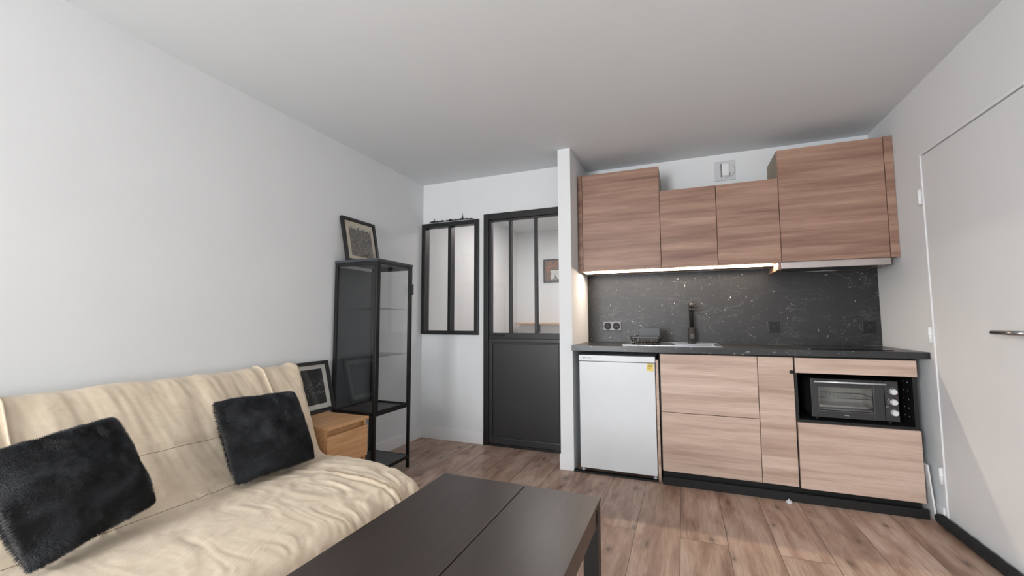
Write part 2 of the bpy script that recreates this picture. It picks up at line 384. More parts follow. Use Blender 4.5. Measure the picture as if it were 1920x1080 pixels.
# lower leaf: raised stiles, stepped moulding, flat panel
mb = MB(); a, b, c, d = lx0, lx1, .022, .952
mb.box(a, a+.022, ly0, ly1, c, d, .002); mb.box(b-.022, b, ly0, ly1, c, d, .002); mb.box(a+.022, b-.022, ly0, ly1, d-.030, d, .002); mb.box(a+.022, b-.022, ly0, ly1, c, c+.045, .002)
mb.box(a+.022, b-.022, ly0+.012, ly1-.002, c+.045, d-.03)
q = .014
mb.box(a+.022, a+.022+q, ly0-.006, ly0+.014, c+.045, d-.03, .005); mb.box(b-.022-q, b-.022, ly0-.006, ly0+.014, c+.045, d-.03, .005)
mb.box(a+.022, b-.022, ly0-.006, ly0+.014, d-.03-q, d-.03, .005); mb.box(a+.022, b-.022, ly0-.006, ly0+.014, c+.045, c+.045+q, .005)
mb.build('lower_panel', M['darkpanel'], dr)
mb = MB(); mb.box(-1.462, -1.335, ly0-.010, ly0, .978, .990, .002); mb.box(-1.44, -1.42, ly0-.016, ly0-.008, .974, .994, .002); mb.box(-1.37, -1.35, ly0-.016, ly0-.008, .974, .994, .002); mb.build('latch', M['blackmat'], dr)

# ---- white flush door in the right wall (door_2)
d2 = thing('door_2', (XR, DY1, 0), '', '', kind='structure')
mb = MB(); mb.box(XR-.004, XR+.05, DY1-.014, DY1, 0, DZ, .002); mb.box(XR-.004, XR+.05, DY0, DY0+.014, 0, DZ, .002); mb.box(XR-.004, XR+.05, DY0+.014, DY1-.014, DZ-.014, DZ, .002)
mb.build('door_frame', M['trim'], d2)
MB().box(XR+.001, XR+.042, DY0+.018, DY1-.018, .006, DZ-.020, .002).build('door_leaf', M['doorwhite'], d2)
for z in (1.822, 1.029, .256):
    mb = MB(); mb.tube([(XR-.012, DY1+.000, z-.045), (XR-.012, DY1+.000, z+.045)], .0085, 12); mb.tube([(XR-.012, DY1, z-.002), (XR-.012, DY1, z+.004)], .0105, 12); mb.box(XR-.007, XR-.002, DY1-.022, DY1+.016, z, z+.045, .001)
    mb.build('hinge', M['trim'], d2)
mb = MB(); mb.tube([(XR-.052, -.665, 1.060), (XR-.052, -.775, 1.060), (XR-.050, -.800, 1.060), (XR-.036, -.812, 1.060), (XR+.001, -.812, 1.060)], .0095, 14); mb.lathe((XR+.001, -.812, 1.060), (-1, 0, 0), [(.026, 0), (.026, .007), (.022, .009)], 24)
mb.build('door_handle', M['steel'], d2)

# ================================================================== lower kitchen
def front(name, x0, x1, z0, z1, parent, mat, y0=0.0, t=.018, g=.0018): return MB().box(x0+g, x1-g, y0, y0+t, z0+g, z1-g, bev=.001, seg=1).build(name, mat, parent)
# drawer cabinet
c1 = thing('drawer_cabinet', (.3, .3, .0), 'pale oak base cabinet with two wide handleless drawers, directly right of the fridge', 'cabinet', 'base cabinets under the worktop')
mb = MB(); mb.box(-.006, .012, .0215, .58, .08, .885); mb.box(.588, .6, .0215, .58, .08, .885); mb.box(.012, .588, .57, .58, .08, .885); mb.box(.012, .588, .0215, .57, .08, .096); mb.box(.012, .588, .0215, .06, .84, .885); mb.build('body', M['blackmat'], c1)
MB().box(.0, .6, .045, .060, 0, .08).build('toe_board', M['blackmat'], c1)
front('drawer', 0, .6, .48, .88, c1, M['front']); front('drawer', 0, .6, .08, .48, c1, M['front'])
MB().box(-.030, -.012, .012, .58, .0, .835).build('side_panel', M['front'], c1)
# narrow cabinet
c2 = thing('narrow_cabinet', (.7, .3, .0), 'slim pale oak base cabinet with one full-height door left of the oven niche', 'cabinet', 'base cabinets under the worktop')
MB().box(.601, .799, .0215, .58, .08, .885).build('body', M['blackmat'], c2)
front('door', .6, .8, .08, .88, c2, M['front'])
MB().box(.6, .8, .045, .060, 0, .08).build('toe_board', M['blackmat'], c2)
MB().lathe((.788, .004, .787), (0, -1, 0), [(.012, 0), (.012, .006), (.009, .009)], 20).build('knob', M['blackmat'], c2)
# oven cabinet with an open niche
c3 = thing('oven_cabinet', (1.1, .3, .0), 'pale oak base cabinet with black open niche holding the mini oven', 'cabinet', 'base cabinets under the worktop')
mb = MB(); mb.box(.801, .817, .0, .58, .08, .885); mb.box(1.383, 1.40, .0, .58, .08, .885); mb.box(.817, 1.383, .56, .58, .08, .885); mb.box(.817, 1.383, .0, .56, .480, .496); mb.box(.817, 1.383, .0215, .56, .868, .885)
mb.box(.817, 1.383, .0215, .56, .08, .096); mb.build('body', M['blackmat'], c3)
MB().box(.8, 1.4, .045, .060, 0, .08).build('toe_board', M['blackmat'], c3)
for i in range(5):
    for y in (.06, .115): MB().lathe((1.3828, y, .545+.05*i), (-1, 0, 0), [(.0032, 0), (.0032, .0008)], 10).build('shelf_pin', M['plastic_white'], c3)
front('drawer', .803, 1.403, .783, .88, c3, M['front'], y0=-.018); front('drawer', .803, 1.403, .08, .482, c3, M['front'], y0=-.018)
# plinth
pl = MB(); pl.box(-.0, 1.405, -.032, -.018, 0, .052, .001); pl.build('plinth', M['blackmat'], label='long black plinth strip on the floor below the oak base cabinets', category='plinth', origin=(.7, .01, 0))
mb = MB().box(-.625, -.032, -.012, .03, 0, .012, .001); mb.build('floor_strip', M['blackmat'], label='low black strip lying on the floor in front of the fridge', category='strip', origin=(-.3, .01, 0))
# leaning white board at the far right
rz = Matrix.Rotation(math.radians(-3), 3, 'Y')
mb = MB().box(1.430, 1.438, -.03, .30, .002, .30, .001, rot=Matrix.Rotation(math.radians(-4), 3, 'Y'), piv=(1.438, 0, 0)); mb.build('leaning_board', M['cable_white'], label='thin white board leaning on the side of the oven cabinet by the right wall', category='board', origin=(1.416, .1, 0))
# worktop, cut round the sink
SX0, SX1, SY0, SY1 = -.262, .405, .085, .545
WTF, WT0, WT1 = -.022, .890, .928
mb = MB()
bx0, bx1, by0, by1 = .070, .375, .125, .455     # bowl
mb.box(-.6265, bx0, WTF, .611, WT0, WT1); mb.box(bx1, XR-.0015, WTF, .611, WT0, WT1); mb.box(bx0, bx1, WTF, by0, WT0, WT1); mb.box(bx0, bx1, by1, .611, WT0, WT1)
mb.build('worktop', M['worktop'], label='long black stone-look worktop running from column to right wall', category='worktop', origin=(.4, .3, .89))
MB().box(-.6255, XR-.0015, .601, .6125, .930, 1.515).build('backsplash', M['splash'], label='black stone-look backsplash with white flecks behind the sink', category='backsplash', origin=(.4, .6, .93))
# hob
hb = thing('hob', (1.15, .27, .928), 'flat black glass hob set in the worktop above the mini oven', 'hob')
MB().box(.905, 1.33, .055, .565, .9285, .9335, .001).build('glass_plate', M['hob'], hb)
MB().box(.9015, .9045, .055, .565, .9283, .9345).build('edge_trim', M['steel'], hb)
# sink
sk = thing('sink', (.07, .3, .928), 'stainless steel inset sink with bowl and drainer in the black worktop', 'sink')
mb = MB(); T = WT1+.0005
mb.box(SX0, bx0+.006, SY0, SY1, T, T+.004, .001, 1); mb.box(bx1-.006, SX1, SY0, SY1, T, T+.004, .001, 1); mb.box(bx0+.006, bx1-.006, SY0, by0+.006, T, T+.004); mb.box(bx0+.006, bx1-.006, by1-.006, SY1, T, T+.004)
mb.box(SX0, SX1, SY0-.003, SY0+.004, T, T+.0065, .001); mb.box(SX0, SX1, SY1-.004, SY1+.003, T, T+.0065, .001); mb.box(SX0-.003, SX0+.004, SY0, SY1, T, T+.0065, .001); mb.box(SX1-.004, SX1+.003, SY0, SY1, T, T+.0065, .001)
mb.build('rim', M['steel'], sk)
mb = MB(); t_ = .002; zb = .77
a, b, c, d = bx0+.003, bx1-.003, by0+.003, by1-.003
mb.box(a, b, c, d, zb, zb+t_); mb.box(a, a+t_, c, d, zb, T+.002); mb.box(b-t_, b, c, d, zb, T+.002); mb.box(a, b, c, c+t_, zb, T+.002); mb.box(a, b, d-t_, d, zb, T+.002)
mb.build('bowl', M['steel'], sk)
MB().lathe(((a+b)/2, (c+d)/2, zb+t_), (0, 0, 1), [(.038, 0), (.038, .003), (.028, .0035), (.026, .001)], 24).build('drain', M['steel'], sk)
mb = MB()
for i in range(7): mb.box(SX0+.05+i*.036, SX0+.058+i*.036, .14, .46, T+.004, T+.0065, .001)
mb.build('drainer_ribs', M['steel'], sk)
# faucet
fc = thing('faucet', (.222, .502, .9325), 'tall black kitchen mixer tap standing behind the sink bowl', 'faucet')
X, Y = .222, .502
MB().lathe((X, Y, .9325), (0, 0, 1), [(.031, 0), (.031, .006), (.029, .008), (.029, .118), (.026, .122), (.0165, .123)], 28).build('base', M['black_soft'], fc)
MB().tube([(X, Y, 1.05), (X, Y, 1.20), (X, Y-.006, 1.222), (X, Y-.022, 1.238), (X, Y-.045, 1.242), (X, Y-.15, 1.235), (X, Y-.175, 1.225), (X, Y-.182, 1.205)], [.0165]*8, 18).build('spout', M['black_soft'], fc)
MB().tube([(X, Y-.182, 1.205), (X, Y-.182, 1.180)], .0175, 18).build('aerator', M['blackmat'], fc)
MB().lathe((X, Y-.02, .985), (0, -1, 0), [(.020, 0), (.020, .035), (.017, .038), (.005, .038)], 24).build('handle', M['darkpanel'], fc)
# dish rack
rk = thing('dish_rack', (-.12, .25, .933), 'small black wire dish rack standing on the left end of the sink drainer', 'dish rack')
rx0, rx1, ry0, ry1, rz0 = -.192, -.012, .12, .36, .937
mb = MB(); r = .0038
for z, i in ((rz0+.004, 0), (rz0+.055, .0)):
    mb.tube([(rx0, ry0, z), (rx1, ry0, z), (rx1, ry1, z), (rx0, ry1, z)], r, 8, closed=True)
for x in (rx0, rx1):
    for y in (ry0, (ry0+ry1)/2, ry1): mb.tube([(x, y, rz0), (x, y, rz0+.055)], r, 8)
for i in range(7):
    x = rx0+.018+i*.022; mb.tube([(x, ry0, rz0+.005), (x, ry0+.05, rz0+.005), (x, ry0+.075, rz0+.05), (x, ry0+.10, rz0+.005), (x, ry1, rz0+.005)], .0026, 6)
mb.build('wire_frame', M['blackmat'], rk)
MB().box(rx0-.006, rx1+.006, ry0-.006, ry0+.0, rz0+.044, rz0+.058, .002).build('top_rail', M['darkpanel'], rk)
for x in (rx0, rx1):
    MB().tube([(x, ry0, rz0+.02), (x+(.02 if x > -.1 else -.02), ry0-.012, rz0+.052), (x+(.02 if x > -.1 else -.02), ry1+.01, rz0+.052), (x, ry1, rz0+.02)], .003, 8).build('handle', M['blackmat'], rk)
for x in (rx0+.01, rx1-.01):
    MB().tube([(x, ry0+.01, .9385), (x, ry0+.01, rz0+.012)], .007, 10).build('foot', M['blackmat'], rk)
mb = MB(); b = (rx0+.028, rx1+.004, .285, .355, rz0+.012, rz0+.118); w_ = .003
mb.box(b[0], b[1], b[2], b[2]+w_, b[4], b[5], .001); mb.box(b[0], b[1], b[3]-w_, b[3], b[4], b[5], .001); mb.box(b[0], b[0]+w_, b[2], b[3], b[4], b[5], .001); mb.box(b[1]-w_, b[1], b[2], b[3], b[4], b[5], .001); mb.box(b[0], b[1], b[2], b[3], b[4], b[4]+w_)
mb.build('cutlery_holder', M['darkpanel'], rk)
# sockets
def socket(cx, cz, n, plate, label):
    s = thing('power_socket', (cx, .601, cz), label, 'socket', 'power sockets on the backsplash')
    hw = .041 if n == 1 else .078
    MB().box(cx-hw, cx+hw, .592, .6008, cz-.041, cz+.041, .004).build('plate', plate, s)
    for x in ([cx] if n == 1 else [cx-.037, cx+.037]):
        o = MB().lathe((x, .5915, cz), (0, -1, 0), [(.031, 0), (.031, .003), (.028, .004), (.027, -.002+.004), (.0001, .0022)], 28).build('outlet', M['blackmat'], s)
        mb = MB()
        for dx in (-.010, .010): mb.lathe((x+dx, .589, cz), (0, -1, 0), [(.0028, 0), (.0028, .0012)], 10)
        mb.tube([(x, .590, cz+.011), (x, .583, cz+.011)], .0025, 8); mb.build('pin', M['grey_steel'], o)
socket(-.416, 1.065, 2, M['grey_steel'], 'double power socket with silvery plate at the left end of the backsplash')
socket(.804, 1.062, 1, M['black'], 'single black power socket in the middle of the backsplash, right of the tap')
socket(1.394, 1.062, 1, M['black'], 'single black power socket at the right end of the backsplash')

# fridge
fr = thing('fridge', (-.30, .3, 0), 'small white under-counter fridge with yellow sticker beside the white column', 'fridge')
fx0, fx1 = -.578, -.032
MB().box(fx0+.004, fx1-.004, .055, .56, .03, .852, .004).build('body', M['fridge'], fr)
dd = MB().box(fx0+.003, fx1-.003, .0, .052, .036, .811, .004, 3).build('door', M['fridge'], fr)
MB().box(fx0, fx1, -.004, .56, .8145, .858, .004, 3).build('top_panel', M['fridge'], fr)
MB().box(fx0+.01, fx1-.01, .045, .058, .04, .806).build('door_seal', M['greyink'], fr)
for x in (fx0+.02, fx1-.02): MB().lathe((x, .03, .0125), (0, 0, 1), [(.014, 0), (.014, .006), (.006, .008), (.006, .024)], 16).build('foot', M['plastic_white'], fr)
stk = MB().box(-.089, -.044, -.0012, -.0002, .757, .816-.006, 0).build('sticker', M['sticker'], dd)
mb = MB()
for z, a, b in ((.797, -.080, -.047), (.786, -.083, -.055), (.775, -.083, -.060)): mb.box(a, b, -.0018, -.0013, z, z+.003)
mb.build('sticker_text', M['ink'], stk)
mb = MB(); y_ = -.0046
mb.prism([(-.552, .828), (-.546, .830), (-.534, .844), (-.541, .842)], y_, y_+.0008); mb.box(-.536, -.522, y_, y_+.0008, .836, .839)
for i in range(5): mb.box(-.516+i*.007, -.5115+i*.007, y_, y_+.0008, .835, .839)
mb.build('logo', M['greyink'], fr)

# ------------------------------------------------------------------ mini oven
ov = thing('mini_oven', (1.11, .2, .496), 'black countertop mini oven with three silver knobs inside the open niche', 'oven')
ox0, ox1, oz0, oz1, oy = .893, 1.326, .514, .750, .030
mb = MB(); wl = .012
mb.box(ox0, 1.262, oy+.022, .36, oz1-wl, oz1, .002); mb.box(ox0, 1.262, oy+.022, .36, oz0, oz0+wl, .002); mb.box(ox0, ox0+wl, oy+.022, .36, oz0+wl, oz1-wl); mb.box(ox0+wl, 1.25, .348, .36, oz0+wl, oz1-wl)
mb.box(1.262, ox1, oy+.004, .36, oz0, oz1, .003)
mb.build('body', M['blackmat'], ov)
mb = MB()
mb.box(ox0+wl, 1.25, .330, .340, oz0+wl, oz1-wl); mb.box(ox0+wl, ox0+wl+.004, .056, .33, oz0+wl, oz1-wl); mb.box(1.246, 1.25, .056, .33, oz0+wl, oz1-wl); mb.box(ox0+wl, 1.25, .056, .33, oz0+wl, oz0+wl+.004); mb.box(ox0+wl, 1.25, .056, .33, oz1-wl-.004, oz1-wl)
mb.build('cavity', M['cavity'], ov)
rack = MB(); z = .628
rack.tube([(.915, .07, z), (1.24, .07, z), (1.24, .31, z), (.915, .31, z)], .0028, 8, closed=True)
for i in range(13): rack.tube([(.935+i*.024, .07, z), (.935+i*.024, .31, z)], .0015, 6)
rack.build('wire_rack', M['steel'], ov)
mb = MB(); mb.box(.918, 1.236, .075, .30, .566, .570); mb.box(.918, 1.236, .075, .079, .566, .582); mb.build('baking_tray', M['steel'], ov)
for y, z in ((.15, .705), (.24, .705), (.15, .545)): MB().tube([(.910, y, z), (1.244, y, z)], .005, 10).build('heating_element', M['plastic_white'], ov)
# door with a window
odr = MB(); g0, g1, h0, h1 = .934, 1.207, .556, .697
odr.box(ox0, g0, oy, oy+.02, oz0, oz1, .002); odr.box(g1, 1.259, oy, oy+.02, oz0, oz1, .002); odr.box(g0, g1, oy, oy+.02, oz0, h0, .0); odr.box(g0, g1, oy, oy+.02, h1, oz1, .0)
od = odr.build('door', M['darkpanel'], ov)
MB().box(g0, g1, oy+.008, oy+.012, h0, h1).build('door_glass', M['ovenglass'], od)
mb = MB(); e = .003
mb.box(g0-e, g0+e*.3, oy-.0015, oy, h0-e, h1+e); mb.box(g1-e*.3, g1+e, oy-.0015, oy, h0-e, h1+e); mb.box(g0, g1, oy-.0015, oy, h0-e, h0); mb.box(g0, g1, oy-.0015, oy, h1, h1+e); mb.build('window_trim', M['grey_steel'], od)
MB().tube([(.906, oy-.024, .733), (1.258, oy-.024, .733)], .0058, 14).build('door_handle', M['knob'], od)
for x in (.915, 1.250): MB().tube([(x, oy, .733), (x, oy-.024, .733)], .004, 8).build('handle_bracket', M['steel'], od)
MB().tube([(1.258, oy-.024, .733), (1.264, oy-.024, .733)], .006, 14).build('handle_cap', M['steel'], od)
# small white logo on the lower rail
mb = MB(); y_ = oy-.0008
for i in range(4):
    x = 1.060+i*.0052
    mb.box(x, x+.0012, y_, y_+.0006, .530, .536); mb.box(x, x+.004, y_, y_+.0006, .530, .5311); mb.box(x+.0028, x+.004, y_, y_+.0006, .5300 if i < 3 else .5278, .536); mb.box(x, x+.004, y_, y_+.0006, .5349, .536)
mb.build('logo', M['plastic_white'], od)
ip = MB().box(1.262, ox1, oy, oy+.0035, oz0+.001, oz1-.001, .001).build('control_panel', M['darkpanel'], ov)
for k, z in enumerate((.690, .629, .567)):
    cx = 1.300
    kb = MB().lathe((cx, oy, z), (0, -1, 0), [(.0185, 0), (.0185, .010), (.0165, .012), (.0160, .022), (.0145, .024), (.0001, .024)], 30).build('knob', M['knob'], ov)
    mb = MB()
    for i in range(13 if k != 1 else 5):
        a = math.radians((-130+i*260/12) if k != 1 else (-120+i*22)); rr = .0235 if k != 1 else .026
        px, pz = cx+rr*math.sin(a), z+rr*math.cos(a); sz = .0009 if k != 1 else .0020
        mb.box(px-sz, px+sz, oy-.0006, oy, pz-sz*.8, pz+sz*.8)
    mb.build('dial_marks', M['plastic_white'], ov)
MB().lathe((1.3165, oy, .660), (0, -1, 0), [(.003, 0), (.0025, .002)], 12).build('indicator_lamp', M['red'], ov)
MB().box(1.266, 1.275, oy-.0006, oy, .6620, .6635).build('panel_mark', M['plastic_white'], ov)
mb = MB(); mb.tube([(1.270+.004*math.cos(i*PI/6), oy-.0003, .599+.004*math.sin(i*PI/6)) for i in range(12)], .0006, 5, closed=True); mb.build('timer_symbol', M['plastic_white'], ov)
mb = MB()
for i in range(9): mb.box(ox0-.0006, ox0+.001, .09+i*.024, .102+i*.024, .53, .72)
mb.build('side_vents', M['blackmat'], ov)
for x in (.925, 1.29):
    for y in (.06, .33): MB().lathe((x, y, .4962), (0, 0, 1), [(.010, 0), (.012, .006), (.010, .018)], 14).build('foot', M['blackmat'], ov)
# white cap on the floor
cp = MB().lathe((.728, -.060, .0), (0, 0, 1), [(.016, 0), (.018, .003), (.018, .009), (.015, .013), (.006, .0145), (.005, .020), (.0045, .023)], 24).build('door_stop', M['plastic_white'], label='small round white cap lying on the floor in front of the black plinth', category='cap', origin=(.728, -.06, 0))

# ================================================================== upper kitchen
UZ, UY = 1.517, .241
G_U = 'wall cabinets above the backsplash'
def upper(x0, x1, top, label, fill=None, raise_=0):
    c = thing('wall_cabinet', ((x0+x1)/2, .4, UZ), label, 'cabinet', G_U)
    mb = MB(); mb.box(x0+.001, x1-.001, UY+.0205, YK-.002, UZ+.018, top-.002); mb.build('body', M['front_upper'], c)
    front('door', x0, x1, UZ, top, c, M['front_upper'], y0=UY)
    return c
k1 = upper(-.587, .0189, 2.317, 'tall brown oak wall cabinet beside the white column, leftmost of the four')
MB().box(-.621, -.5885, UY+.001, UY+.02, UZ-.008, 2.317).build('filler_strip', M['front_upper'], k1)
MB().box(-.612, -.590, UY+.021, YK-.002, UZ-.008, 2.315).build('side_panel', M['beige'], k1)
k2 = upper(.0189, .413, 2.117, 'low brown oak wall cabinet with the small white dome on top')
k3 = upper(.413, .8124, 2.117, 'low brown oak wall cabinet below the wall vent, next to the hood cabinet')
k4 = upper(.8124, 1.4149, 2.317, 'large brown oak wall cabinet above the extractor hood, rightmost of the four')
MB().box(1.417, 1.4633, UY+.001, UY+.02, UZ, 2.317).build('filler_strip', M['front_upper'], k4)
MB().box(.8128, .8138, UY+.021, YK-.003, 2.118, 2.316).build('side_skin', M['beige'], k4)
MB().box(.0179, .0186, UY+.021, YK-.003, 2.118, 2.316).build('side_skin', M['beige'], k1)
# light board under the cabinets with its led strip
lb = thing('under_cabinet_light', (.1, .38, UZ), 'warm glowing light strip under the three left wall cabinets', 'light')
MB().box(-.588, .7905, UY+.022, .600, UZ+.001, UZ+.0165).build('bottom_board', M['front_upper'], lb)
MB().box(-.604, .782, .372, .392, UZ-.006, UZ+.001, .001).build('diffuser', M['led'], lb)
MB().box(-.606, .784, .3925, .3975, UZ-.008, UZ+.001).build('profile', M['alu'], lb)
# hood
hd = thing('extractor_hood', (1.1, .4, UZ), 'slim pale metal extractor hood under the rightmost wall cabinet', 'extractor hood')
MB().box(.808, 1.414, UY-.004, UY+.020, 1.470, 1.513, .002).build('front_rail', M['alu'], hd)
MB().box(.812, 1.410, UY+.021, .600, 1.474, UZ+.0165, .001).build('body', M['alu'], hd)
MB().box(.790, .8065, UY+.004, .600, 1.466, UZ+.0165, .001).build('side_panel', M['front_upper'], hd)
for a, b in ((.85, 1.10), (1.12, 1.37)): MB().box(a, b, UY+.06, .50, 1.4705, 1.4735, .001).build('grease_filter', M['cabmetal'], hd)
MB().box(1.02, 1.20, .52, .56, 1.4705, 1.4735).build('lamp_cover', M['plastic_white'], hd)
# vent on the wall
vt = thing('air_vent', (.515, YK, 2.333), 'square white ventilation plate on the wall above the low cabinets', 'air vent')
MB().box(.440, .590, YK-.010, YK-.0005, 2.252, 2.415, .003).build('plate', M['plastic_white'], vt)
MB().lathe((.535, YK-.010, 2.330), (0, -1, 0), [(.056, 0), (.055, .006), (.050, .008)], 32).build('disc', M['plastic_white'], vt)
mb = MB(); mb.box(.492, .545, YK-.030, YK-.014, 2.285, 2.385, .004); mb.build('flap', M['trim'], vt)
MB().box(.484, .490, YK-.020, YK-.011, 2.280, 2.390).build('slot', M['greyink'], vt); MB().box(.548, .553, YK-.020, YK-.016, 2.285, 2.310).build('slot', M['greyink'], vt)
MB().lathe((.105, .42, 2.118), (0, 0, 1), [(.040, 0), (.040, .028), (.036, .040), (.026, .048), (.012, .052), (.0005, .053)], 28).build('white_dome', M['plastic_white'], label='small white rounded dome standing on top of the low wall cabinet', category='container', origin=(.105, .42, 2.118))

# ================================================================== glass cabinet
gx0, gx1, gy0, gy1, gt = -2.205, -1.822, -.790, -.372, 1.560
gc = thing('display_cabinet', (-2.0, -.58, 0), 'tall black metal display cabinet with glass door and shelves by the left wall', 'display cabinet')
p = .022
for nm, (x, y) in (('a', (gx0, gy0)), ('b', (gx1-p, gy0)), ('c', (gx0, gy1-p)), ('d', (gx1-p, gy1-p))):
    MB().box(x, x+p, y, y+p, 0, gt-.018, .002).build('leg', M['black'], gc)
MB().box(gx0-.002, gx1+.004, gy0-.003, gy1+.003, gt-.018, gt, .002).build('top', M['cabmetal'], gc)
for z in (gt-.045, .458):
    for a, b in ((gy0+.003, gy0+.02), (gy1-.02, gy1-.003)): MB().box(gx0+p, gx1-p, a, b, z, z+.027, .001).build('rail', M['black'], gc)
MB().box(gx1-.02, gx1-.003, gy0+p, gy1-p, .458, .476, .001).build('rail', M['black'], gc)
MB().box(gx0+.003, gx0+.02, gy0+p, gy1-p, .458, .485, .001).build('rail', M['black'], gc)
MB().box(gx0+.004, gx0+.010, gy0+p, gy1-p, .485, gt-.045).build('back_panel', M['cabmetal'], gc)
MB().box(gx0+.012, gx1-.022, gy0+.021, gy1-.021, .468, .474).build('cabinet_floor', M['cabmetal'], gc)
MB().box(gx0+p, gx1-.004, gy0+.004, gy1-.004, .082, .090, .001).build('lower_shelf', M['cabmetal'], gc)
mb = MB(); mb.box(gx0+p, gx1-.001, gy0+.001, gy0+.006, .070, .092); mb.box(gx0+p, gx1-.001, gy1-.006, gy1-.001, .070, .092); mb.box(gx1-.006, gx1-.001, gy0+p, gy1-p, .070, .092); mb.build('lower_shelf_edge', M['black'], gc)
for z in (.862, 1.203): MB().box(gx0+.014, gx1-.026, gy0+.022, gy1-.022, z, z+.006).build('glass_shelf', M['glass'], gc)
MB().box(gx0+p, gx1-p, gy0+.008, gy0+.012, .485, gt-.045).build('side_glass', M['glass'], gc)
MB().box(gx0+p, gx1-p, gy1-.012, gy1-.008, .485, gt-.045).build('side_glass', M['glass'], gc)
f_ = .016
mb = MB(); dz0, dz1 = .478, gt-.022
mb.box(gx1-.014, gx1-.001, gy0+.0235, gy0+.0235+f_, dz0, dz1, .001); mb.box(gx1-.014, gx1-.001, gy1-.0235-f_, gy1-.0235, dz0, dz1, .001)
mb.box(gx1-.014, gx1-.001, gy0+.0235+f_, gy1-.0235-f_, dz0, dz0+.014, .001); mb.box(gx1-.014, gx1-.001, gy0+.0235+f_, gy1-.0235-f_, dz1-.014, dz1, .001)
gd = mb.build('door', M['black'], gc)
MB().box(gx1-.010, gx1-.006, gy0+.0235+f_, gy1-.0235-f_, dz0+.014, dz1-.014).build('door_glass', M['glass'], gd)
MB().box(gx1+.0, gx1+.034, gy1-.040, gy1-.028, 1.322, 1.402, .002).build('handle', M['black'], gd)

# ================================================================== nightstand
nx0, nx1, ny0, ny1, nt = -2.208, -1.748, -1.279, -.938, .506
ns = thing('nightstand', (-2.0, -1.1, 0), 'beech nightstand with two drawers between sofa end and display cabinet', 'nightstand')
mb = MB(); mb.box(nx0, nx1-.016, ny0, ny0+.018, 0, nt-.019, .001); mb.box(nx0, nx1-.016, ny1-.018, ny1, 0, nt-.019, .001); mb.box(nx0, nx0+.01, ny0+.018, ny1-.018, 0, nt-.019); mb.box(nx0, nx1-.018, ny0+.018, ny1-.018, .03, .046); mb.build('body', M['beech'], ns)
MB().box(nx0, nx1+.006, ny0-.002, ny1+.002, nt-.018, nt, .0015).build('top', M['beech'], ns)
MB().box(nx0+.02, nx1-.035, ny0+.020, ny1-.020, .048, nt-.022).build('drawer_boxes', M['beech'], ns)
for z0, z1 in ((.262, .452), (.040, .228)):
    mb = MB(); mb.box(nx1-.016, nx1+.002, ny0+.003, ny1-.003, z0, z1, .002); mb.build('drawer', M['beech'], ns)

# ================================================================== framed pictures
def picture(name_kind, base, y0, y1, hgt, lean, printmat, matmat, pr, label, fw=.023, cat='picture'):
    # base: (x, z) of the bottom back edge; leans towards the left wall
    o = thing('framed_picture', (base[0], (y0+y1)/2, base[1]), label, cat, 'black framed city pictures leaning on the left wall')
    rot = Matrix.Rotation(-lean, 3, 'Y'); piv = (base[0], 0, base[1]); bx, bz = base
    def B(mb, a, b, c, d, e, f, bev=0): mb.box(bx+a, bx+b, c, d, bz+e, bz+f, bev, rot=rot, piv=piv)
    mb = MB(); B(mb, 0, .022, y0, y0+fw, 0, hgt, .0015); B(mb, 0, .022, y1-fw, y1, 0, hgt, .0015); B(mb, 0, .022, y0+fw, y1-fw, 0, fw, .0015); B(mb, 0, .022, y0+fw, y1-fw, hgt-fw, hgt, .0015); mb.build('frame', M['black'], o)
    mb = MB(); B(mb, .002, .008, y0+fw, y1-fw, fw, hgt-fw); mb.build('mat', matmat, o)
    mb = MB(); B(mb, .008, .009, y0+pr[0], y1-pr[1], pr[2], hgt-pr[3]); mb.build('print', printmat, o)
    mb = MB(); B(mb, .014, .016, y0+fw, y1-fw, fw, hgt-fw); mb.build('glass', M['glass'], o)
    return o
# rotation about Y by -lean moves the top towards -x (the wall)
picture('top', (-2.145, gt+.0005), -.752, -.385, .356, .20, M['p_skyline_day'], M['mat_cream'], (.070, .055, .055, .055), 'black framed sepia city view with cream mat on top of the display cabinet')
picture('low', (-2.120, nt+.0005), -1.222, -.852, .342, .26, M['p_harbour_night'], M['mat'], (.05, .058, .055, .05), 'black framed dark waterfront photo on the nightstand behind the sofa back')

# ================================================================== skyline ornament above the internal window
so = MB(); ox, oxe, oz = -2.142, -1.651, 2.082
so.box(ox, oxe, YD-.020, YD-.016, oz-.001, oz+.003)
x = ox+.01; rnd = random.Random(3)
while x < oxe-.02:
    wv = rnd.uniform(.006, .016); so.box(x, x+wv, YD-.020, YD-.016, oz+.003, oz+.003+rnd.uniform(.002, .012)); x += wv+rnd.uniform(.001, .006)
so.prism([(-2.086, oz+.003), (-2.076, oz+.003), (-2.0805, oz+.040), (-2.0815, oz+.040)], YD-.020, YD-.016)
so.prism([(-1.787, oz+.003), (-1.755, oz+.003), (-1.766, oz+.020), (-1.7695, oz+.050), (-1.7705, oz+.064), (-1.7715, oz+.064), (-1.7725, oz+.050), (-1.776, oz+.020)], YD-.020, YD-.016)
so.prism([(-1.925, oz+.003), (-1.895, oz+.003), (-1.903, oz+.014), (-1.910, oz+.022), (-1.917, oz+.014)], YD-.020, YD-.016)
so.box(-2.0, -1.996, YD-.018, YD-.0002, oz, oz+.003); so.box(-1.8, -1.796, YD-.018, YD-.0002, oz, oz+.003)
so.build('skyline_ornament', M['blackmat'], label='thin black city skyline silhouette on the wall just above the internal window', category='wall ornament', origin=(-1.9, YD-.02, oz))

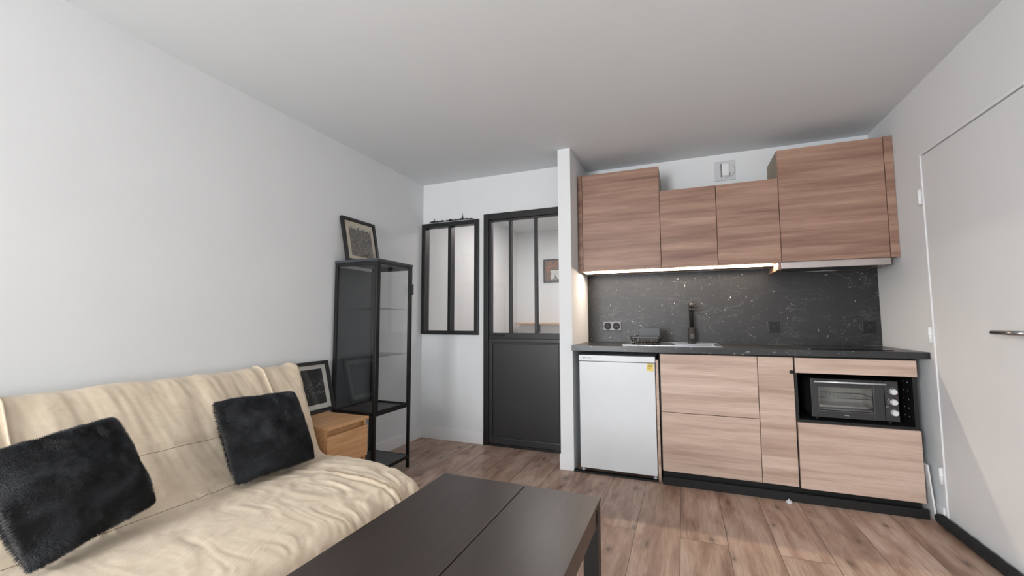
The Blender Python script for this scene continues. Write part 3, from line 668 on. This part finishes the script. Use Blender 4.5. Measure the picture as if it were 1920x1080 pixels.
# ================================================================== hall seen through the glass
hp = thing('framed_picture', (-1.55, 2.95, 1.86), 'brown and amber framed picture on the hall wall seen through the glazed door', 'picture')
mb = MB(); a, b, c, d, yw = -1.784, -1.34, 1.686, 2.037, 2.948
mb.box(a, a+.018, yw-.022, yw, c, d, .002); mb.box(b-.018, b, yw-.022, yw, c, d, .002); mb.box(a+.018, b-.018, yw-.022, yw, c, c+.018, .002); mb.box(a+.018, b-.018, yw-.022, yw, d-.018, d, .002); mb.build('frame', M['black'], hp)
MB().box(a+.018, b-.018, yw-.010, yw-.004, c+.018, d-.018).build('print', M['p_amber'], hp)
mb = MB(); mb.box(-1.672, -1.53, yw-.0115, yw-.0105, 1.733, 1.868); mb.build('painted_reflection', M['mat'], hp)  # window reflection on the picture glass, painted in as a pale panel
mb = MB()
mb.tube([(-1.668, yw-.012, 1.80), (-1.64, yw-.012, 1.845), (-1.61, yw-.012, 1.79), (-1.58, yw-.012, 1.85), (-1.55, yw-.012, 1.80), (-1.53, yw-.012, 1.83)], .003, 6); mb.prism([(-1.63, 1.735), (-1.56, 1.735), (-1.585, 1.775), (-1.60, 1.795), (-1.612, 1.77)], yw-.0125, yw-.0118); mb.build('reflection_shapes', M['greyink'], hp)  # grey shapes inside the painted window reflection
MB().box(a+.018, b-.018, yw-.016, yw-.014, c+.018, d-.018).build('glass', M['glass'], hp)
hs = thing('wall_shelf', (-1.6, 2.8, 1.05), 'light wooden shelf on a dark bracket along the hall wall behind the glass', 'shelf')
MB().box(-2.165, -1.05, 2.70, 2.948, 1.058, 1.080, .002).build('board', M['shelfwood'], hs)
for x in (-1.86, -1.2):
    mb = MB(); mb.box(x-.014, x+.014, 2.926, 2.948, .93, 1.058); mb.box(x-.014, x+.014, 2.72, 2.948, 1.046, 1.058); mb.build('bracket', M['blackmat'], hs)

# ================================================================== coffee table
ct = thing('coffee_table', (-.49, -2.08, 0), 'low black-brown coffee table with split top in front of the sofa', 'table')
tx0, tx1, ty0, ty1, tz = -.832, -.150, -2.66, -1.508, .450
for a, b in ((tx0, -.4575), (-.4535, tx1)): MB().box(a, b, ty0, ty1, tz-.018, tz, .0015).build('tabletop', M['tablewood'], ct)
ap = MB(); ap.box(tx0+.020, tx1-.014, ty1-.024, ty1-.008, tz-.085, tz-.019); ap.box(tx0+.020, tx1-.014, ty0+.008, ty0+.024, tz-.085, tz-.019)
ap.box(tx1-.022, tx1-.006, ty0+.024, ty1-.024, tz-.085, tz-.019); ap.box(tx0+.006, tx0+.022, ty0+.024, ty1-.024, tz-.085, tz-.019); ap.build('apron', M['tablewood'], ct)
for x in (tx0+.002, tx1-.057):
    for y in (ty0+.004, ty1-.060): MB().box(x, x+.055, y, y+.056, 0, tz-.0185, .0015).build('leg', M['black'], ct)

# ================================================================== draught excluder
dx = MB(); pts = [(XR-.030, -.040-.84*i/30, .0265+.0008*math.sin(i*1.3)) for i in range(31)]
dx.tube(pts, [.016]+[.0255+.0012*math.sin(i*2.1) for i in range(29)]+[.016], 16)
dx.build('draught_excluder', M['roll'], label='black fabric draught excluder roll along the foot of the white door', category='draught excluder', origin=(XR-.03, -.45, 0))

# ================================================================== sofa
sf = thing('sofa', (-1.65, -2.3, 0), 'cream cotton covered sofa bed with reclined back along the left wall', 'sofa')
def cr(pts, n):
    out = []; P = [Vector(p) for p in pts]; N = len(P)
    for i in range(N):
        p0, p1, p2, p3 = P[i-1], P[i], P[(i+1) % N], P[(i+2) % N]
        for k in range(n):
            t = k/n; out.append(.5*((2*p1)+(-p0+p2)*t+(2*p0-5*p1+4*p2-p3)*t*t+(-p0+3*p1-3*p2+p3)*t*t*t))
    return out
# outline (x, z): up the wall side, over the back, down to the seat, over the front, hem, underside
prof = [(-2.10, .10), (-2.16, .34), (-2.185, .60), (-2.19, .76), (-2.165, .825), (-2.11, .852), (-2.045, .838), (-2.00, .785), (-1.93, .69), (-1.845, .575), (-1.765, .470), (-1.705, .405), (-1.64, .398), (-1.50, .408), (-1.32, .412), (-1.16, .405), (-1.06, .385), (-1.005, .345), (-.985, .27), (-.985, .17), (-.99, .075), (-1.05, .06), (-1.4, .06), (-1.85, .06)]
ring = cr([(x, z, 0) for x, z in prof], 10); NR = len(ring)
nrm = []
for i in range(NR):
    d = (ring[(i+1) % NR]-ring[i-1]).normalized(); nrm.append(Vector((-d.y, d.x)))
# orient normals outward: for a clockwise outline (left side going up) the outward side is to the left
cols = []
yA = -3.30
NC = 300
def smooth(a, b, t): t = max(0, min(1, (t-a)/(b-a))); return t*t*(3-2*t)
def ridg(v): return 1-abs(noise.noise(v))*2
verts = []; faces = []
for j in range(NC+1):
    u = j/NC
    for i in range(NR):
        x, z = ring[i].x, ring[i].y; n2 = nrm[i]
        yend = -1.338+.28*max(0, z-.42)-.15*max(0, x+1.7)*smooth(.5, .38, z) if z > 0 else -1.338
        y = yA+(yend-yA)*(u**.9)
        de = yend-y; da = y-yA; R = .034; off = 0
        for dd_ in (de, da):
            if dd_ < R: off += R-math.sqrt(max(0, R*R-(R-dd_)**2))
        px, pz = x-n2.x*off*.9, z-n2.y*off*.9
        back = smooth(.44, .52, z)*(1 if x < -1.7 else 0)
        seat = smooth(-1.72, -1.62, x)*smooth(.03, .3, z)
        h = 0
        if back and n2.x > -.3:
            h += .012*(noise.noise(Vector((x*3, y*9, z*2.2)))) + .0042*noise.noise(Vector((x*6+z*5, y*26+z*4, z*4))) + .0022*noise.noise(Vector((x*12+z*9, y*44+z*12, z*9))) - .005*math.exp(-((z-.590-.01*noise.noise(Vector((y*3, 0, 0))))/.007)**2)*smooth(-1.4, -1.5, y)
            h += .003*math.exp(-((z-.612)/.018)**2)*smooth(-1.4, -1.5, y)
            for ys in (-1.47, -2.46):
                q = y-(ys+.02*(z-.6)); h += .006*math.exp(-(q/.006)**2)-.006*math.exp(-((q-.013)/.006)**2)
            # folds gathered at the free end
            g = smooth(-1.40, -1.20, y); h += g*.012*ridg(Vector((z*16+y*8, y*4, 3)))
        if seat:
            w1 = noise.noise(Vector((x*5+y*2, y*7-x*3, 1.7))); q = Vector((x*5+1.0*w1, y*12+1.3*w1+x*5, z*6))
            a1 = .0036+.0062*smooth(-2.0, -1.7, y)*smooth(-1.36, -1.5, y) + .005*smooth(.36, .25, z)
            h += a1*(ridg(q)-.4) + .5*a1*(ridg(q*2.3+Vector((5, 1, 2)))-.5) + .006*noise.noise(Vector((x*3, y*3, 9)))
            q2 = y-(-1.62-.02*(x+1.3)); 
            if x > -1.45: h += -.010*math.exp(-(q2/.008)**2)+.003*math.exp(-((q2-.02)/.01)**2)
            h += .004*math.sin(y*60+3*w1)*smooth(.33, .2, z)
        # crease where the back meets the seat
        verts.append((px+n2.x*h, y, pz+n2.y*h))
# check outward sign
k = 60
if nrm[60].dot(Vector((ring[60].x+1.6, ring[60].y-.3))) < 0: pass
for j in range(NC):
    for i in range(NR):
        a = j*NR+i; b = j*NR+(i+1) % NR; faces.append((a, b, b+NR, a+NR))
faces.append(tuple(range(NR))[::-1]); faces.append(tuple(NC*NR+i for i in range(NR)))
me = bpy.data.meshes.new('cover'); base = Vector(sf.location)
me.from_pydata([tuple(Vector(v)-base) for v in verts], [], faces); me.update(); me.validate()
bm = bmesh.new(); bm.from_mesh(me); bmesh.ops.recalc_face_normals(bm, faces=bm.faces)
for f in bm.faces: f.smooth = len(f.verts) == 4
bm.to_mesh(me); bm.free(); me.materials.append(M['cover'])
cv = bpy.data.objects.new('cover', me); COL.objects.link(cv); cv.parent = sf
for x in (-2.02, -1.10):
    for y in (-3.15, -1.55): MB().tube([(x, y, 0), (x, y, .07)], [.018, .024], 14).build('leg', M['black'], sf)
# piping and stitched seams of the loose cover, laid on the wrinkled surface
stitch = plain('seam_stitching', (152, 130, 104), .9, var=.05)
def surf(i, y):
    lo, hi = 0, NC
    while hi-lo > 1:
        mid = (lo+hi)//2
        if verts[mid*NR+i][1] < y: lo = mid
        else: hi = mid
    a, b = Vector(verts[lo*NR+i]), Vector(verts[hi*NR+i]); t = (y-a.y)/max(1e-6, b.y-a.y)
    return a.lerp(b, max(0, min(1, t)))
def across(ys, i0, i1, r, mat, nm, slope=0):
    pts = []
    for i in range(i0, i1, 2):
        p = surf(i, ys+slope*(i-i0)); pts.append(p+Vector((nrm[i].x, 0, nrm[i].y))*.0008)
    MB().tube(pts, r, 8).build(nm, mat, sf)
for ys in (-1.462, -2.452): across(ys, 38, 106, .0042, M['cover'], 'piping', -.0002)
across(-1.60, 134, 192, .0022, stitch, 'seam')
for i, y0, y1 in ((89, -2.43, -1.48), (112, -3.2, -1.40)):
    n_ = int((y1-y0)/.012); MB().tube([surf(i, y0+(y1-y0)*k/n_)+Vector((nrm[i].x, 0, nrm[i].y))*.0003 for k in range(n_+1)], .0014, 6).build('seam', stitch, sf)

# ================================================================== fur cushions
def cushion(quad, thick, label, seed, nblade=80000):
    # quad: bottom-left, bottom-right, top-right, top-left corners of the middle plane
    BL, BR, TR, TL = [Vector(q) for q in quad]
    c = (BL+BR+TR+TL)/4; nrmv = (BR-BL).cross(TL-BL).normalized()
    if nrmv.dot(CAM-c) < 0: nrmv = -nrmv
    N = 44; rs = random.Random(seed)
    def P(u, v, side):
        # pull edges in slightly between the corners, round the corners
        e = .035; uu = u; vv = v
        pu = 1-e*math.sin(PI*v); pv = 1-e*math.sin(PI*u)
        uu = .5+(u-.5)*pu; vv = .5+(v-.5)*pv
        cr_ = 1-.035*(abs(2*u-1)*abs(2*v-1))**5; uu = .5+(uu-.5)*cr_; vv = .5+(vv-.5)*cr_
        p = BL*(1-uu)*(1-vv)+BR*uu*(1-vv)+TR*uu*vv+TL*(1-uu)*vv
        su = max(0, 1-(2*u-1)**2); sv = max(0, 1-(2*v-1)**2)
        h = thick*.5*(su*sv)**.42
        h *= 1+.16*noise.noise(Vector((u*3.1+seed, v*3.1, 2)))
        if side > 0: h += (.010*noise.noise(Vector((u*6+seed, v*5, 4)))+.005*noise.noise(Vector((u*14+seed, v*12, 4)))-.008*max(0, ridg(Vector((u*2.6+seed, v*2.2+u, 4)))-.6))*(su*sv)**.4
        return p+nrmv*(h*side)
    bmv = []; fcs = []; idx = {}
    for side in (1, -1):
        for j in range(N+1):
            for i in range(N+1):
                if side == -1 and (i in (0, N) or j in (0, N)): idx[(side, i, j)] = idx[(1, i, j)]; continue
                idx[(side, i, j)] = len(bmv); bmv.append(P(i/N, j/N, side))
        for j in range(N):
            for i in range(N):
                q = [idx[(side, i, j)], idx[(side, i+1, j)], idx[(side, i+1, j+1)], idx[(side, i, j+1)]]
                fcs.append(tuple(q if side == 1 else q[::-1]))
    nf0 = len(fcs)
    # fur: short curved blades standing on the surface, combed by a noise field
    def nrmal(u, v, side):
        e = .01; a = P(min(1, u+e), v, side)-P(max(0, u-e), v, side); b = P(u, min(1, v+e), side)-P(u, max(0, v-e), side)
        n = a.cross(b); n = n.normalized() if n.length > 1e-9 else nrmv
        return n if n.dot(nrmv*side) > 0 else -n
    du, dv = (BR-BL).normalized(), (TL-BL).normalized()
    for b_ in range(nblade):
        r_ = rs.random(); side = 1 if r_ < .86 else -1
        u, v = rs.random(), rs.random()
        if rs.random() < .16:      # denser on the rim, for the outline
            if rs.random() < .5: u = rs.choice((rs.random()*.04, 1-rs.random()*.04))
            else: v = rs.choice((rs.random()*.04, 1-rs.random()*.04))
        p = P(u, v, side); n = nrmal(u, v, side)
        rim = max(abs(2*u-1), abs(2*v-1))**8
        outd = (p-c); outd = (outd-nrmv*outd.dot(nrmv)); outd = outd.normalized() if outd.length > 0 else du
        n = (n+outd*rim*1.0).normalized()
        q = Vector((u*3+seed, v*3, 0)); cx_ = noise.noise(q*1.7); cy_2 = noise.noise(q*1.7+Vector((9, 4, 2)))
        comb = (du*(cx_*1.6)+dv*(cy_2*1.6-.5))*.9 + Vector((rs.uniform(-1, 1), rs.uniform(-1, 1), rs.uniform(-1, 1)))*.28
        L = rs.uniform(.008, .0145); wd = rs.uniform(.0006, .0010)
        tdir = (n+comb*.9).normalized(); sd = tdir.cross(n+Vector((.01, .02, .03))*0+du*.3).normalized()*wd
        mid = p+n*L*.45+comb*L*.15; tip = mid+tdir*L*.6
        k0 = len(bmv); bmv += [p-sd-n*.001, p+sd-n*.001, mid+sd*.7, mid-sd*.7, tip]
        fcs += [(k0, k0+1, k0+2, k0+3), (k0+3, k0+2, k0+4)]
    me = bpy.data.meshes.new('fur_cushion'); me.from_pydata([tuple(v-c) for v in bmv], [], fcs); me.update()
    me.polygons.foreach_set('use_smooth', [True]*len(fcs)); me.materials.append(M['fur'])
    o = bpy.data.objects.new('fur_cushion', me); COL.objects.link(o); o.location = c
    o['label'] = label; o['category'] = 'cushion'; o['group'] = 'black fur cushions on the sofa'
    return o
cushion([(-1.60, -1.912, .433), (-1.580, -1.525, .432), (-1.80, -1.472, .737), (-1.80, -1.896, .758)], .155, 'square black fur cushion at the far end of the sofa, by the nightstand', 3)
cushion([(-1.53, -2.545, .430), (-1.655, -2.180, .457), (-1.80, -2.254, .768), (-1.67, -2.63, .745)], .165, 'square black fur cushion at the near end of the sofa, cut by the picture edge', 8)
